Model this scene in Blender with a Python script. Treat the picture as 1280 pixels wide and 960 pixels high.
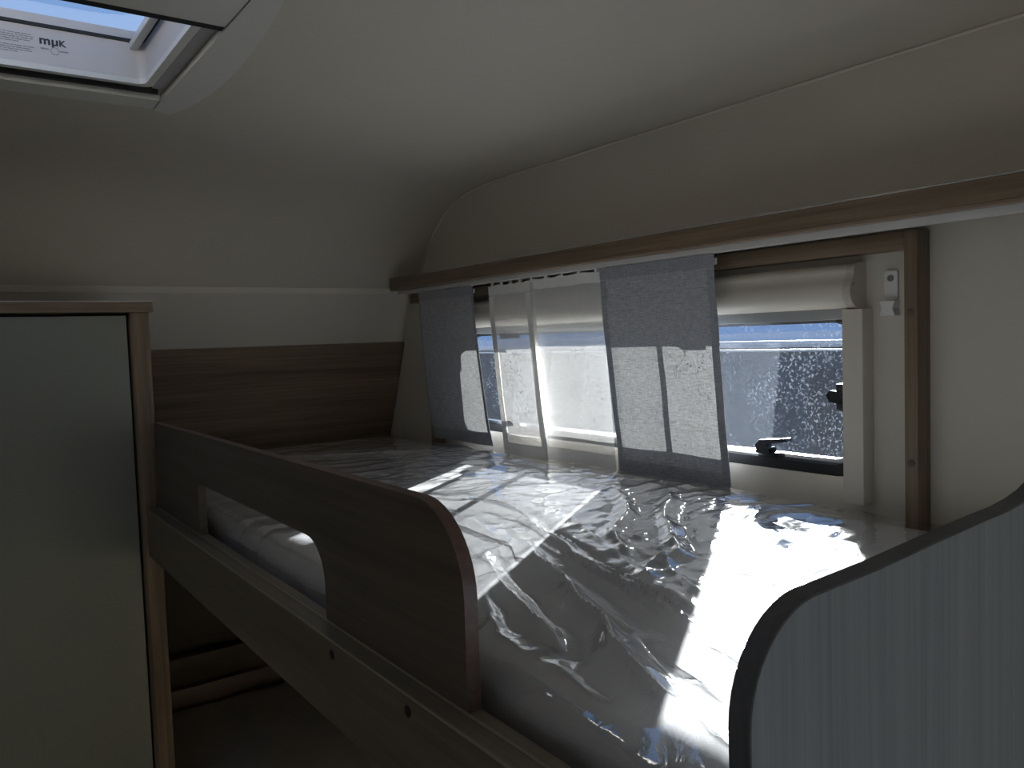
import bpy, bmesh, math, random
from math import sin, cos, pi, radians, sqrt, atan2
from mathutils import Vector, Matrix, noise
from mathutils.geometry import tessellate_polygon

for o in list(bpy.data.objects):
    bpy.data.objects.remove(o)
scene = bpy.context.scene
C = scene.collection
random.seed(4)

# ------------------------------------------------------------------ camera
def cam_matrix(yaw, pitch, roll):
    f = Vector((sin(yaw) * cos(pitch), cos(yaw) * cos(pitch), sin(pitch)))
    r = Vector((cos(yaw), -sin(yaw), 0.0))
    u = r.cross(f)
    r2 = cos(roll) * r + sin(roll) * u
    u2 = -sin(roll) * r + cos(roll) * u
    return Matrix(((r2.x, u2.x, -f.x, 0), (r2.y, u2.y, -f.y, 0), (r2.z, u2.z, -f.z, 0), (0, 0, 0, 1)))

cd = bpy.data.cameras.new('camera')
cd.sensor_width = 36.0
cd.lens = 1000.0 / 1280.0 * 36.0
cd.clip_start = 0.01
cam = bpy.data.objects.new('camera', cd)
C.objects.link(cam)
cam.matrix_world = cam_matrix(radians(35.8), radians(-3.3), radians(-1.9))
scene.camera = cam

# ------------------------------------------------------------------ sky, sun, exposure
SKY_STRENGTH = 0.85
SUN_STRENGTH = 50.0
w = bpy.data.worlds.new('sky')
scene.world = w
w.use_nodes = True
nt = w.node_tree
bg = nt.nodes['Background']
tc = nt.nodes.new('ShaderNodeTexCoord')
sx = nt.nodes.new('ShaderNodeSeparateXYZ')
rp = nt.nodes.new('ShaderNodeValToRGB')
nt.links.new(tc.outputs['Generated'], sx.inputs[0])
nt.links.new(sx.outputs['Z'], rp.inputs[0])
rp.color_ramp.elements[0].position = 0.0
rp.color_ramp.elements[0].color = (0.52, 0.58, 0.66, 1)
rp.color_ramp.elements[1].position = 0.42
rp.color_ramp.elements[1].color = (0.22, 0.44, 0.88, 1)
nt.links.new(rp.outputs[0], bg.inputs['Color'])
bg.inputs['Strength'].default_value = SKY_STRENGTH

sd = bpy.data.lights.new('sun', 'SUN')
sd.energy = SUN_STRENGTH
sd.angle = radians(0.55)
sd.color = (1.0, 0.945, 0.85)
sun = bpy.data.objects.new('sun', sd)
C.objects.link(sun)
SUN_DIR = Vector((0.80, 0.59, 0.306)).normalized()
sun.rotation_euler = SUN_DIR.to_track_quat('Z', 'Y').to_euler()
sun.location = (6, 5, 4)

vs = scene.view_settings
scene.display_settings.display_device = 'sRGB'
vs.view_transform = 'Standard'
vs.look = 'None'
vs.exposure = 0.0
vs.gamma = 1.0
vs.use_curve_mapping = False
scene.cycles.max_bounces = 14
scene.cycles.diffuse_bounces = 7
scene.cycles.glossy_bounces = 5
scene.cycles.transmission_bounces = 8
scene.cycles.transparent_max_bounces = 20
scene.cycles.sample_clamp_indirect = 6.0
scene.cycles.caustics_reflective = True
scene.cycles.blur_glossy = 0.5

# ------------------------------------------------------------------ materials
def new_mat(name):
    m = bpy.data.materials.new(name)
    m.use_nodes = True
    n = m.node_tree.nodes
    n.clear()
    out = n.new('ShaderNodeOutputMaterial')
    return m, m.node_tree, out

def node(t, kind, **kw):
    n = t.nodes.new(kind)
    for k, v in kw.items():
        if hasattr(n, k):
            setattr(n, k, v)
        else:
            n.inputs[k].default_value = v
    return n

def obj_coords(t, scale, rot=(0, 0, 0)):
    tcn = t.nodes.new('ShaderNodeTexCoord')
    mp = t.nodes.new('ShaderNodeMapping')
    mp.inputs['Scale'].default_value = scale
    mp.inputs['Rotation'].default_value = rot
    t.links.new(tcn.outputs['Object'], mp.inputs['Vector'])
    return mp.outputs[0]

def ramp(t, fac, stops):
    r = t.nodes.new('ShaderNodeValToRGB')
    cr = r.color_ramp
    while len(cr.elements) < len(stops):
        cr.elements.new(0.5)
    for e, (p, c) in zip(cr.elements, stops):
        e.position = p
        e.color = (c[0], c[1], c[2], 1) if len(c) == 3 else c
    t.links.new(fac, r.inputs[0])
    return r.outputs[0]

def plain(name, col, rough=0.5, metallic=0.0, bump=0.0, bscale=200, spec=0.5, vary=0.0):
    m, t, out = new_mat(name)
    p = t.nodes.new('ShaderNodeBsdfPrincipled')
    p.inputs['Base Color'].default_value = (*col, 1)
    p.inputs['Roughness'].default_value = rough
    p.inputs['Metallic'].default_value = metallic
    p.inputs['Specular IOR Level'].default_value = spec
    if bump > 0 or vary > 0:
        co = obj_coords(t, (1, 1, 1))
        nz = node(t, 'ShaderNodeTexNoise')
        nz.inputs['Scale'].default_value = bscale
        nz.inputs['Detail'].default_value = 3
        t.links.new(co, nz.inputs['Vector'])
        if bump > 0:
            b = t.nodes.new('ShaderNodeBump')
            b.inputs['Strength'].default_value = bump
            b.inputs['Distance'].default_value = 0.001
            t.links.new(nz.outputs[0], b.inputs['Height'])
            t.links.new(b.outputs[0], p.inputs['Normal'])
        if vary > 0:
            lo = tuple(c * (1 - vary) for c in col)
            hi = tuple(min(1, c * (1 + vary)) for c in col)
            t.links.new(ramp(t, nz.outputs[0], [(0.3, lo), (0.7, hi)]), p.inputs['Base Color'])
    t.links.new(p.outputs[0], out.inputs[0])
    return m

def wood(name, dark, light, axis, rough=0.42, fine=160.0, along=3.0):
    """laminate with long fine grain; axis = direction of the grain"""
    m, t, out = new_mat(name)
    sc = [fine, fine, fine]
    sc['XYZ'.index(axis)] = along
    co = obj_coords(t, tuple(sc))
    n1 = node(t, 'ShaderNodeTexNoise')
    n1.inputs['Scale'].default_value = 1.0
    n1.inputs['Detail'].default_value = 4
    n1.inputs['Roughness'].default_value = 0.65
    t.links.new(co, n1.inputs['Vector'])
    sc2 = [fine * 0.16] * 3
    sc2['XYZ'.index(axis)] = along * 0.55
    co2 = obj_coords(t, tuple(sc2))
    n2 = node(t, 'ShaderNodeTexNoise')
    n2.inputs['Scale'].default_value = 1.0
    n2.inputs['Detail'].default_value = 2
    n2.inputs['Distortion'].default_value = 0.6
    t.links.new(co2, n2.inputs['Vector'])
    mx = node(t, 'ShaderNodeMath', operation='MULTIPLY_ADD')
    mx.inputs[1].default_value = 0.55
    t.links.new(n1.outputs[0], mx.inputs[0])
    sc_ = node(t, 'ShaderNodeMath', operation='MULTIPLY')
    sc_.inputs[1].default_value = 0.45
    t.links.new(n2.outputs[0], sc_.inputs[0])
    t.links.new(sc_.outputs[0], mx.inputs[2])
    mid = tuple((a + b) / 2 for a, b in zip(dark, light))
    col = ramp(t, mx.outputs[0], [(0.30, dark), (0.5, mid), (0.68, light)])
    p = t.nodes.new('ShaderNodeBsdfPrincipled')
    p.inputs['Roughness'].default_value = rough
    t.links.new(col, p.inputs['Base Color'])
    b = t.nodes.new('ShaderNodeBump')
    b.inputs['Strength'].default_value = 0.25
    b.inputs['Distance'].default_value = 0.0008
    t.links.new(n1.outputs[0], b.inputs['Height'])
    t.links.new(b.outputs[0], p.inputs['Normal'])
    t.links.new(p.outputs[0], out.inputs[0])
    return m

def cloth(name, diff, transl, clear, slub):
    """thin woven curtain: diffuse front, light passing through, a little open weave"""
    m, t, out = new_mat(name)
    co = obj_coords(t, (60, 60, 900))
    n1 = node(t, 'ShaderNodeTexNoise')
    n1.inputs['Scale'].default_value = 1.0
    n1.inputs['Detail'].default_value = 3
    t.links.new(co, n1.inputs['Vector'])
    co2 = obj_coords(t, (700, 700, 50))
    n2 = node(t, 'ShaderNodeTexNoise')
    n2.inputs['Scale'].default_value = 1.0
    n2.inputs['Detail'].default_value = 2
    t.links.new(co2, n2.inputs['Vector'])
    ad = node(t, 'ShaderNodeMath', operation='MULTIPLY_ADD')
    ad.inputs[1].default_value = 0.4
    t.links.new(n2.outputs[0], ad.inputs[0])
    s1 = node(t, 'ShaderNodeMath', operation='MULTIPLY')
    s1.inputs[1].default_value = 0.6
    t.links.new(n1.outputs[0], s1.inputs[0])
    t.links.new(s1.outputs[0], ad.inputs[2])
    fac = ad.outputs[0]
    d = t.nodes.new('ShaderNodeBsdfDiffuse')
    tr = t.nodes.new('ShaderNodeBsdfTranslucent')
    def rng(c):
        return [(0.35, tuple(x * (1 - slub) for x in c)), (0.65, tuple(min(1, x * (1 + slub)) for x in c))]
    t.links.new(ramp(t, fac, rng(diff)), d.inputs[0])
    t.links.new(ramp(t, fac, rng(transl)), tr.inputs[0])
    a = t.nodes.new('ShaderNodeAddShader')
    t.links.new(d.outputs[0], a.inputs[0])
    t.links.new(tr.outputs[0], a.inputs[1])
    tp = t.nodes.new('ShaderNodeBsdfTransparent')
    mixs = t.nodes.new('ShaderNodeMixShader')
    mixs.inputs[0].default_value = clear
    t.links.new(a.outputs[0], mixs.inputs[1])
    t.links.new(tp.outputs[0], mixs.inputs[2])
    t.links.new(mixs.outputs[0], out.inputs[0])
    return m

def schlick(t, f0, gain=1.0):
    lw = t.nodes.new('ShaderNodeLayerWeight')
    lw.inputs['Blend'].default_value = 0.5
    pw = node(t, 'ShaderNodeMath', operation='POWER')
    pw.inputs[1].default_value = 5.0
    t.links.new(lw.outputs['Facing'], pw.inputs[0])
    ma = node(t, 'ShaderNodeMath', operation='MULTIPLY_ADD')
    ma.use_clamp = True
    ma.inputs[1].default_value = (1 - f0) * gain
    ma.inputs[2].default_value = f0
    t.links.new(pw.outputs[0], ma.inputs[0])
    return ma.outputs[0], lw

def film_mat(name):
    m, t, out = new_mat(name)
    co = obj_coords(t, (1, 1, 1))
    nz = node(t, 'ShaderNodeTexNoise')
    nz.inputs['Scale'].default_value = 34.0
    nz.inputs['Detail'].default_value = 3
    nz.inputs['Distortion'].default_value = 1.2
    t.links.new(co, nz.inputs['Vector'])
    b = t.nodes.new('ShaderNodeBump')
    b.inputs['Strength'].default_value = 0.35
    b.inputs['Distance'].default_value = 0.0025
    t.links.new(nz.outputs[0], b.inputs['Height'])
    f, lw = schlick(t, 0.19, 1.3)
    t.links.new(b.outputs[0], lw.inputs['Normal'])
    g = t.nodes.new('ShaderNodeBsdfGlossy')
    g.inputs['Roughness'].default_value = 0.075
    g.inputs['Color'].default_value = (0.95, 0.95, 0.95, 1)
    t.links.new(b.outputs[0], g.inputs['Normal'])
    tp = t.nodes.new('ShaderNodeBsdfTransparent')
    tp.inputs[0].default_value = (0.93, 0.93, 0.93, 1)
    mixs = t.nodes.new('ShaderNodeMixShader')
    t.links.new(f, mixs.inputs[0])
    t.links.new(tp.outputs[0], mixs.inputs[1])
    t.links.new(g.outputs[0], mixs.inputs[2])
    t.links.new(mixs.outputs[0], out.inputs[0])
    return m

def pane_mat(name, dust=True, tint=(0.86, 0.90, 0.95)):
    m, t, out = new_mat(name)
    f, lw = schlick(t, 0.05)
    g = t.nodes.new('ShaderNodeBsdfGlossy')
    g.inputs['Roughness'].default_value = 0.03
    g.inputs['Color'].default_value = (0.5, 0.52, 0.54, 1) if dust else (1, 1, 1, 1)
    tp = t.nodes.new('ShaderNodeBsdfTransparent')
    tp.inputs[0].default_value = (*tint, 1)
    mixs = t.nodes.new('ShaderNodeMixShader')
    t.links.new(f, mixs.inputs[0])
    t.links.new(tp.outputs[0], mixs.inputs[1])
    t.links.new(g.outputs[0], mixs.inputs[2])
    res = mixs.outputs[0]
    if dust:
        co = obj_coords(t, (1, 1, 1))
        # dried drops and scuffs, over a thin even film of dust
        v = node(t, 'ShaderNodeTexNoise')
        v.inputs['Scale'].default_value = 210.0
        v.inputs['Detail'].default_value = 5
        v.inputs['Distortion'].default_value = 0.8
        t.links.new(co, v.inputs['Vector'])
        k = node(t, 'ShaderNodeTexNoise')
        k.inputs['Scale'].default_value = 11.0
        k.inputs['Detail'].default_value = 3
        t.links.new(co, k.inputs['Vector'])
        spk = ramp(t, v.outputs[0], [(0.56, (0, 0, 0)), (0.70, (1, 1, 1))])
        are = ramp(t, k.outputs[0], [(0.40, (0.12, 0.12, 0.12)), (0.60, (1, 1, 1))])
        mu = node(t, 'ShaderNodeMath', operation='MULTIPLY')
        t.links.new(spk, mu.inputs[0])
        t.links.new(are, mu.inputs[1])
        ma = node(t, 'ShaderNodeMath', operation='MULTIPLY_ADD')
        ma.inputs[1].default_value = 0.85
        ma.inputs[2].default_value = 0.035
        t.links.new(mu.outputs[0], ma.inputs[0])
        tr = t.nodes.new('ShaderNodeBsdfTranslucent')
        tr.inputs[0].default_value = (0.055, 0.066, 0.085, 1)
        mx = t.nodes.new('ShaderNodeMixShader')
        t.links.new(ma.outputs[0], mx.inputs[0])
        t.links.new(res, mx.inputs[1])
        t.links.new(tr.outputs[0], mx.inputs[2])
        res = mx.outputs[0]
    t.links.new(res, out.inputs[0])
    return m

M = {}
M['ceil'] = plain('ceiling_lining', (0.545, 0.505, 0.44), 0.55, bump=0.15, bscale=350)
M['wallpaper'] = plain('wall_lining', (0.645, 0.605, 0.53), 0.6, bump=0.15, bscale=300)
M['cream'] = plain('cream_plastic', (0.72, 0.67, 0.585), 0.42)
M['white'] = plain('white_plastic', (0.78, 0.78, 0.76), 0.4)
M['greyplastic'] = plain('pale_grey_plastic', (0.60, 0.60, 0.57), 0.4)
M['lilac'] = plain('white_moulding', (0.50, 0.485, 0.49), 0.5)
M['black'] = plain('black_rubber', (0.008, 0.009, 0.010), 0.6)
M['blackgloss'] = plain('black_plastic', (0.02, 0.022, 0.026), 0.25)
M['chrome'] = plain('bare_aluminium', (0.8, 0.8, 0.8), 0.22, 1.0)
M['steel'] = plain('screw_steel', (0.42, 0.42, 0.40), 0.35, 1.0)
M['edge'] = plain('edge_strip', (0.62, 0.60, 0.56), 0.25, 0.6)
OAK_D, OAK_L = (0.115, 0.080, 0.050), (0.30, 0.218, 0.142)
M['wood_y'] = wood('oak_laminate_lengthwise', OAK_D, OAK_L, 'Y')
M['wood_x'] = wood('oak_laminate_crosswise', OAK_D, OAK_L, 'X')
M['wood_z'] = wood('oak_laminate_upright', OAK_D, OAK_L, 'Z')
M['wood_rail'] = wood('grey_brown_laminate', (0.13, 0.105, 0.075), (0.25, 0.205, 0.15), 'Y')
M['wood_guard'] = wood('dark_brown_laminate', (0.075, 0.062, 0.048), (0.185, 0.152, 0.118), 'Y')
M['redge'] = wood('red_brown_edging', (0.115, 0.070, 0.060), (0.21, 0.135, 0.118), 'Y')
M['wood_end'] = wood('haze_tint_laminate_upright', (0.25, 0.30, 0.37), (0.40, 0.46, 0.54), 'Z', fine=220, along=2.0)  # blue-grey tint of the end board stands in for lens-flare haze
M['end_edge'] = wood('dark_grey_edging', (0.075, 0.08, 0.09), (0.13, 0.14, 0.155), 'Z')
M['door'] = plain('grey_green_door', (0.255, 0.262, 0.225), 0.5)
M['mattress'] = plain('mattress_ticking', (0.68, 0.69, 0.715), 0.8, bump=0.3, bscale=500)
M['film'] = film_mat('clear_plastic_film')
M['gcloth'] = cloth('grey_curtain_weave', (0.43, 0.445, 0.48), (0.0355, 0.0355, 0.035), 0.003, 0.35)
M['ghem'] = cloth('grey_curtain_double_weave', (0.36, 0.375, 0.41), (0.0065, 0.007, 0.008), 0.0, 0.3)
M['wcloth'] = cloth('white_voile', (0.88, 0.875, 0.86), (0.086, 0.084, 0.081), 0.37, 0.08)
M['whem'] = cloth('white_voile_double', (0.80, 0.795, 0.78), (0.047, 0.046, 0.0445), 0.01, 0.08)
M['wstreak'] = cloth('streak_voile', (0.75, 0.75, 0.74), (0.06, 0.06, 0.058), 0.82, 0.08)  # very clear cloth for the strip added to pass a sun streak
M['gdim'] = cloth('dimming_voile', (0.4, 0.4, 0.4), (0.05, 0.05, 0.05), 0.80, 0.1)  # cloth of the sheet added to dim part of the grey curtain
M['pane'] = pane_mat('dusty_acrylic')
M['dome'] = pane_mat('clear_acrylic', False, (0.92, 0.95, 0.98))
M['floor'] = wood('dark_floor_vinyl', (0.10, 0.08, 0.065), (0.22, 0.18, 0.14), 'Y', fine=60)
M['ground'] = plain('gravel', (0.16, 0.15, 0.14), 0.9, bump=0.5, bscale=30, vary=0.3)
M['van'] = plain('caravan_side', (0.05, 0.06, 0.075), 0.45)
M['vanwhite'] = plain('caravan_white', (0.78, 0.80, 0.82), 0.4)
M['vandark'] = plain('caravan_window', (0.02, 0.025, 0.035), 0.15)
M['print'] = plain('black_print', (0.03, 0.03, 0.035), 0.6)
M['printgrey'] = plain('grey_print', (0.22, 0.22, 0.23), 0.6)

# ------------------------------------------------------------------ helpers
def obj(name, me, mat, parent=None, **props):
    o = bpy.data.objects.new(name, me)
    C.objects.link(o)
    if mat is not None and not me.materials:
        me.materials.append(mat)
    if parent is not None:
        o.parent = parent
        if parent.type == 'EMPTY':
            o.location = -parent.location
    for k, v in props.items():
        o[k] = v
    return o

def thing(name, loc, label, cat, group=None):
    o = bpy.data.objects.new(name, None)
    C.objects.link(o)
    o.empty_display_size = 0.05
    o.location = loc
    o['label'] = label
    o['category'] = cat
    if group:
        o['group'] = group
    return o

def struct(name, loc, label):
    o = bpy.data.objects.new(name, None)
    C.objects.link(o)
    o.empty_display_size = 0.05
    o.location = loc
    o['label'] = label
    o['kind'] = 'structure'
    return o

def me_from_bm(bm, smooth=None):
    me = bpy.data.meshes.new('m')
    bmesh.ops.recalc_face_normals(bm, faces=bm.faces)
    bm.to_mesh(me)
    bm.free()
    if smooth is not None:
        for p in me.polygons:
            p.use_smooth = True
        try:
            me.set_sharp_from_angle(angle=radians(smooth))
        except Exception:
            pass
    return me

def box_me(x0, x1, y0, y1, z0, z1, bev=0.0, seg=2):
    bm = bmesh.new()
    v = [bm.verts.new((x, y, z)) for x in (x0, x1) for y in (y0, y1) for z in (z0, z1)]
    for f in ((0, 1, 3, 2), (4, 6, 7, 5), (0, 4, 5, 1), (2, 3, 7, 6), (0, 2, 6, 4), (1, 5, 7, 3)):
        bm.faces.new([v[i] for i in f])
    if bev > 0:
        bmesh.ops.bevel(bm, geom=bm.edges[:] , offset=bev, segments=seg, profile=0.5, affect='EDGES')
    return me_from_bm(bm, 40 if bev > 0 else None)

def box(name, x0, x1, y0, y1, z0, z1, mat, parent=None, bev=0.0, **props):
    return obj(name, box_me(x0, x1, y0, y1, z0, z1, bev), mat, parent, **props)

def plate_me(outer, holes, axis, a, b, smooth=30):
    """2-D outline (with holes) extruded along an axis from a to b"""
    loops = [outer] + list(holes)
    pts = [p for l in loops for p in l]
    tris = tessellate_polygon([[Vector((p[0], p[1], 0)) for p in l] for l in loops])
    def P(p, d):
        if axis == 'X':
            return (d, p[0], p[1])
        if axis == 'Y':
            return (p[0], d, p[1])
        return (p[0], p[1], d)
    n = len(pts)
    verts = [P(p, a) for p in pts] + [P(p, b) for p in pts]
    faces = []
    for t3 in tris:
        faces.append(tuple(t3))
        faces.append(tuple(i + n for i in reversed(t3)))
    s = 0
    for l in loops:
        for i in range(len(l)):
            j = (i + 1) % len(l)
            faces.append((s + i, s + j, n + s + j, n + s + i))
        s += len(l)
    me = bpy.data.meshes.new('m')
    me.from_pydata(verts, [], faces)
    bm = bmesh.new()
    bm.from_mesh(me)
    bpy.data.meshes.remove(me)
    return me_from_bm(bm, smooth)

def rrect(u0, u1, v0, v1, r, n=8):
    out = []
    for cu, cv, a0 in ((u1 - r, v1 - r, 0), (u0 + r, v1 - r, 90), (u0 + r, v0 + r, 180), (u1 - r, v0 + r, 270)):
        for i in range(n + 1):
            a = radians(a0 + 90 * i / n)
            out.append((cu + r * cos(a), cv + r * sin(a)))
    return out

def tube_me(path, r, n=8, cap=True):
    bm = bmesh.new()
    rings = []
    path = [Vector(p) for p in path]
    for i, p in enumerate(path):
        d = (path[min(i + 1, len(path) - 1)] - path[max(i - 1, 0)]).normalized()
        ref = Vector((0, 0, 1)) if abs(d.z) < 0.9 else Vector((1, 0, 0))
        s = d.cross(ref).normalized()
        u = s.cross(d)
        rings.append([bm.verts.new(p + r * (cos(2 * pi * k / n) * s + sin(2 * pi * k / n) * u)) for k in range(n)])
    for a, b in zip(rings, rings[1:]):
        for k in range(n):
            bm.faces.new((a[k], a[(k + 1) % n], b[(k + 1) % n], b[k]))
    if cap:
        bm.faces.new(rings[0])
        bm.faces.new(rings[-1])
    return me_from_bm(bm, 50)

def disc_me(center, axis, r, h, n=16):
    """short cylinder with a domed rim"""
    c = Vector(center)
    ax = Vector(axis).normalized()
    ref = Vector((0, 0, 1)) if abs(ax.z) < 0.9 else Vector((1, 0, 0))
    s = ax.cross(ref).normalized()
    u = s.cross(ax)
    bm = bmesh.new()
    rings = []
    for rr, hh in ((r, 0), (r, h * 0.6), (r * 0.8, h)):
        rings.append([bm.verts.new(c + ax * hh + rr * (cos(2 * pi * k / n) * s + sin(2 * pi * k / n) * u)) for k in range(n)])
    for a, b in zip(rings, rings[1:]):
        for k in range(n):
            bm.faces.new((a[k], a[(k + 1) % n], b[(k + 1) % n], b[k]))
    bm.faces.new(rings[0])
    bm.faces.new(rings[-1])
    return me_from_bm(bm, 40)

def sweep_me(section, axis, a, b, smooth=40):
    """closed 2-D section swept along an axis"""
    return plate_me(section, [], axis, a, b, smooth)

# ------------------------------------------------------------------ room shell
XW = 1.30            # inner face of the window wall
YB, XL, ZF = -1.7, -1.0, -1.5
ZC = 0.442
PROF = [(1.75, 0.442), (1.83, 0.441), (1.90, 0.439), (1.96, 0.434), (2.02, 0.424), (2.07, 0.410), (2.11, 0.394),
        (2.15, 0.370), (2.19, 0.340), (2.225, 0.307), (2.255, 0.270), (2.28, 0.232), (2.30, 0.200), (2.317, 0.168)]
LEAN = [(2.317, 0.168), (2.332, 0.143), (2.425, 0.0), (2.565, -0.345), (2.565, ZF)]

# ceiling: flat part with the skylight opening, then the curve down to the far wall
SKX0, SKX1, SKY0, SKY1 = -0.16, 0.340, 0.93, 1.505
def ceiling_mesh():
    bm = bmesh.new()
    X0, X1 = XL - 0.02, XW + 0.03
    me = plate_me([(X0, YB), (X1, YB), (X1, 1.75), (X0, 1.75)],
                  [[(SKX0, SKY0), (SKX0, SKY1), (SKX1, SKY1), (SKX1, SKY0)]], 'Z', ZC, ZC + 0.03, None)
    bm.from_mesh(me)
    nx = 12
    rows = []
    for (y, z) in PROF:
        rows.append([bm.verts.new((X0 + (X1 - X0) * i / nx, y, z)) for i in range(nx + 1)])
    orow = []
    for k, (y, z) in enumerate(PROF):
        t = k / (len(PROF) - 1)
        orow.append([bm.verts.new((X0 + (X1 - X0) * i / nx, y + 0.05 * t, z + 0.03)) for i in range(nx + 1)])
    for R in (rows, orow):
        for a, b in zip(R, R[1:]):
            for i in range(nx):
                bm.faces.new((a[i], a[i + 1], b[i + 1], b[i]))
    for i in range(nx):
        bm.faces.new((rows[-1][i], rows[-1][i + 1], orow[-1][i + 1], orow[-1][i]))
    return me_from_bm(bm, 30)
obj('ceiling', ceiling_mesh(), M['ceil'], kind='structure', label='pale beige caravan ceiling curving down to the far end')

box('floor', XL, XW + 0.03, YB, 2.6, ZF - 0.03, ZF, M['floor'], kind='structure', label='dark vinyl floor under the bunks')

# window wall
WY0, WY1, WZ0, WZ1 = 0.757, 2.07, -0.268, 0.030
outl = [(YB, ZF), (2.565, ZF), (2.565, -0.345), (2.425, 0.0), (2.332, 0.143)] + [(y, z) for y, z in reversed(PROF)] + [(YB, ZC)]
LOWER_FILL = rrect(0.60, 1.50, -0.95, -0.62, 0.04)  # unseen opening added to light the lower bunk
SUN_FILL = rrect(-1.25, -0.75, -0.55, -0.10, 0.05)  # unseen opening added so sun bounces off the back wall
win_hole = rrect(WY0, WY1, WZ0, WZ1, 0.06)
obj('wall_right', plate_me(outl, [list(reversed(win_hole)), list(reversed(SUN_FILL)), list(reversed(LOWER_FILL))], 'X', XW, XW + 0.03), M['wallpaper'], kind='structure',
    label='beige side wall with the long bunk window')

obj('bounce_cut_skin', plate_me(outl, [list(reversed(win_hole)), list(reversed(SUN_FILL)), list(reversed(LOWER_FILL))], 'X', XW + 0.0302, XW + 0.036), plain('bounce_cut_dark', (0.07, 0.075, 0.08), 0.5), bpy.data.objects['wall_right'])  # dark sheet added outside to cut sun bounce onto the next caravan

# leaning far wall, with its oak panel
def far_wall():
    bm = bmesh.new()
    a = [bm.verts.new((XL, y, z)) for y, z in LEAN]
    b = [bm.verts.new((XW, y, z)) for y, z in LEAN]
    c = [bm.verts.new((XL, y + 0.03, z)) for y, z in LEAN]
    d = [bm.verts.new((XW, y + 0.03, z)) for y, z in LEAN]
    for i in range(len(LEAN) - 1):
        bm.faces.new((a[i], a[i + 1], b[i + 1], b[i]))
        bm.faces.new((c[i], d[i], d[i + 1], c[i + 1]))
        bm.faces.new((a[i], c[i], c[i + 1], a[i + 1]))
        bm.faces.new((b[i], b[i + 1], d[i + 1], d[i]))
    return me_from_bm(bm)
wf = obj('wall_far', far_wall(), M['wallpaper'], kind='structure', label='leaning far end wall behind the bunks')
def lean_board(name, y0, z0, y1, z1, x0, x1, th, mat, parent):
    d = Vector((0, y1 - y0, z1 - z0)).normalized()
    n = Vector((0, d.z, -d.y))
    if n.y > 0:
        n = -n
    bm = bmesh.new()
    vs_ = []
    for x in (x0, x1):
        for (y, z) in ((y0, z0), (y1, z1)):
            for t in (0.0005, th):
                vs_.append(bm.verts.new((x, y + n.y * t, z + n.z * t)))
    for f in ((0, 1, 3, 2), (4, 6, 7, 5), (0, 4, 5, 1), (2, 3, 7, 6), (0, 2, 6, 4), (1, 5, 7, 3)):
        bm.faces.new([vs_[i] for i in f])
    bmesh.ops.bevel(bm, geom=bm.edges[:], offset=0.001, segments=1, affect='EDGES')
    return obj(name, me_from_bm(bm), mat, parent)
lean_board('oak_panel', 2.425, 0.0, 2.565, -0.345, XL, XW - 0.001, 0.010, M['wood_x'], wf)
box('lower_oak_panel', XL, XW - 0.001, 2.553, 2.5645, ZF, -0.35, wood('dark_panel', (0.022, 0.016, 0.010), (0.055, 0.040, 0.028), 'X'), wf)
obj('trim_1', sweep_me([(2.3095, 0.170), (2.3165, 0.170), (2.325, 0.155), (2.318, 0.153)], 'X', XL, XW - 0.002), M['cream'],
    kind='structure', label='slim cream joint strip across the far wall')

# opposite wall with openings added for fill light, and the wall behind
obj('wall_left', plate_me([(YB, ZF), (2.56, ZF), (2.56, -0.34), (2.33, 0.15), (2.1, 0.40), (1.75, ZC), (YB, ZC)],
    [[(-0.35, -0.40), (-0.35, 0.10), (0.25, 0.10), (0.25, -0.40)], [(-1.45, -1.46), (-1.45, 0.32), (-0.70, 0.32), (-0.70, -1.46)]], 'X', XL - 0.02, XL), M['wallpaper'], kind='structure',
    label='beige wall across the aisle with openings added for fill light')
box('wall_back', XL, XW, YB - 0.03, YB, ZF, ZC, M['wallpaper'], kind='structure', label='beige wall at the near end of the room')
w4 = struct('added_window_4', (XW, -1.0, -0.55), 'unseen side window added for warm sun bounce')  # window added out of view, its sun bounce fills the room
obj('window_frame', plate_me(rrect(-1.2495, -0.7505, -0.5495, -0.1005, 0.0495), [list(reversed(rrect(-1.235, -0.765, -0.535, -0.115, 0.04)))], 'X', XW + 0.002, XW + 0.026), M['black'], w4)
obj('window_pane', plate_me(rrect(-1.237, -0.763, -0.537, -0.113, 0.04), [], 'X', XW + 0.0265, XW + 0.0275), M['dome'], w4)
w5 = struct('added_window_5', (XW, 1.05, -0.95), 'unseen window with translucent blind, added to light the lower bunk')  # window added out of view, soft light through fabric for the lower bunk
obj('fill_blind', plate_me(rrect(0.601, 1.499, -0.949, -0.621, 0.039), [], 'X', XW + 0.010, XW + 0.0105), cloth('fill_blind_fabric', (0.6, 0.58, 0.52), (0.24, 0.23, 0.20), 0.0, 0.05), w5)
w3 = struct('added_window_3', (XL, -0.05, -0.40), 'unseen aisle window added for fill light')  # window added out of view as sky fill
obj('window_frame', plate_me([(-0.35, -0.40), (0.25, -0.40), (0.25, 0.10), (-0.35, 0.10)], [list(reversed(rrect(-0.325, 0.225, -0.375, 0.075, 0.04)))],
    'X', XL - 0.025, XL - 0.005), M['blackgloss'], w3)
obj('window_pane', box_me(XL - 0.016, XL - 0.012, -0.328, 0.228, -0.378, 0.078), M['dome'], w3)
d1 = struct('added_doorway_1', (XL, -1.08, -1.46), 'unseen open doorway added for low fill light')  # doorway added out of view to send light in low down
obj('added_door_frame', plate_me([(-1.4495, -1.4595), (-0.7005, -1.4595), (-0.7005, 0.3195), (-1.4495, 0.3195)], [list(reversed(rrect(-1.425, -0.725, -1.435, 0.295, 0.05)))], 'X', XL - 0.03, XL + 0.008), M['cream'], d1)
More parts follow.
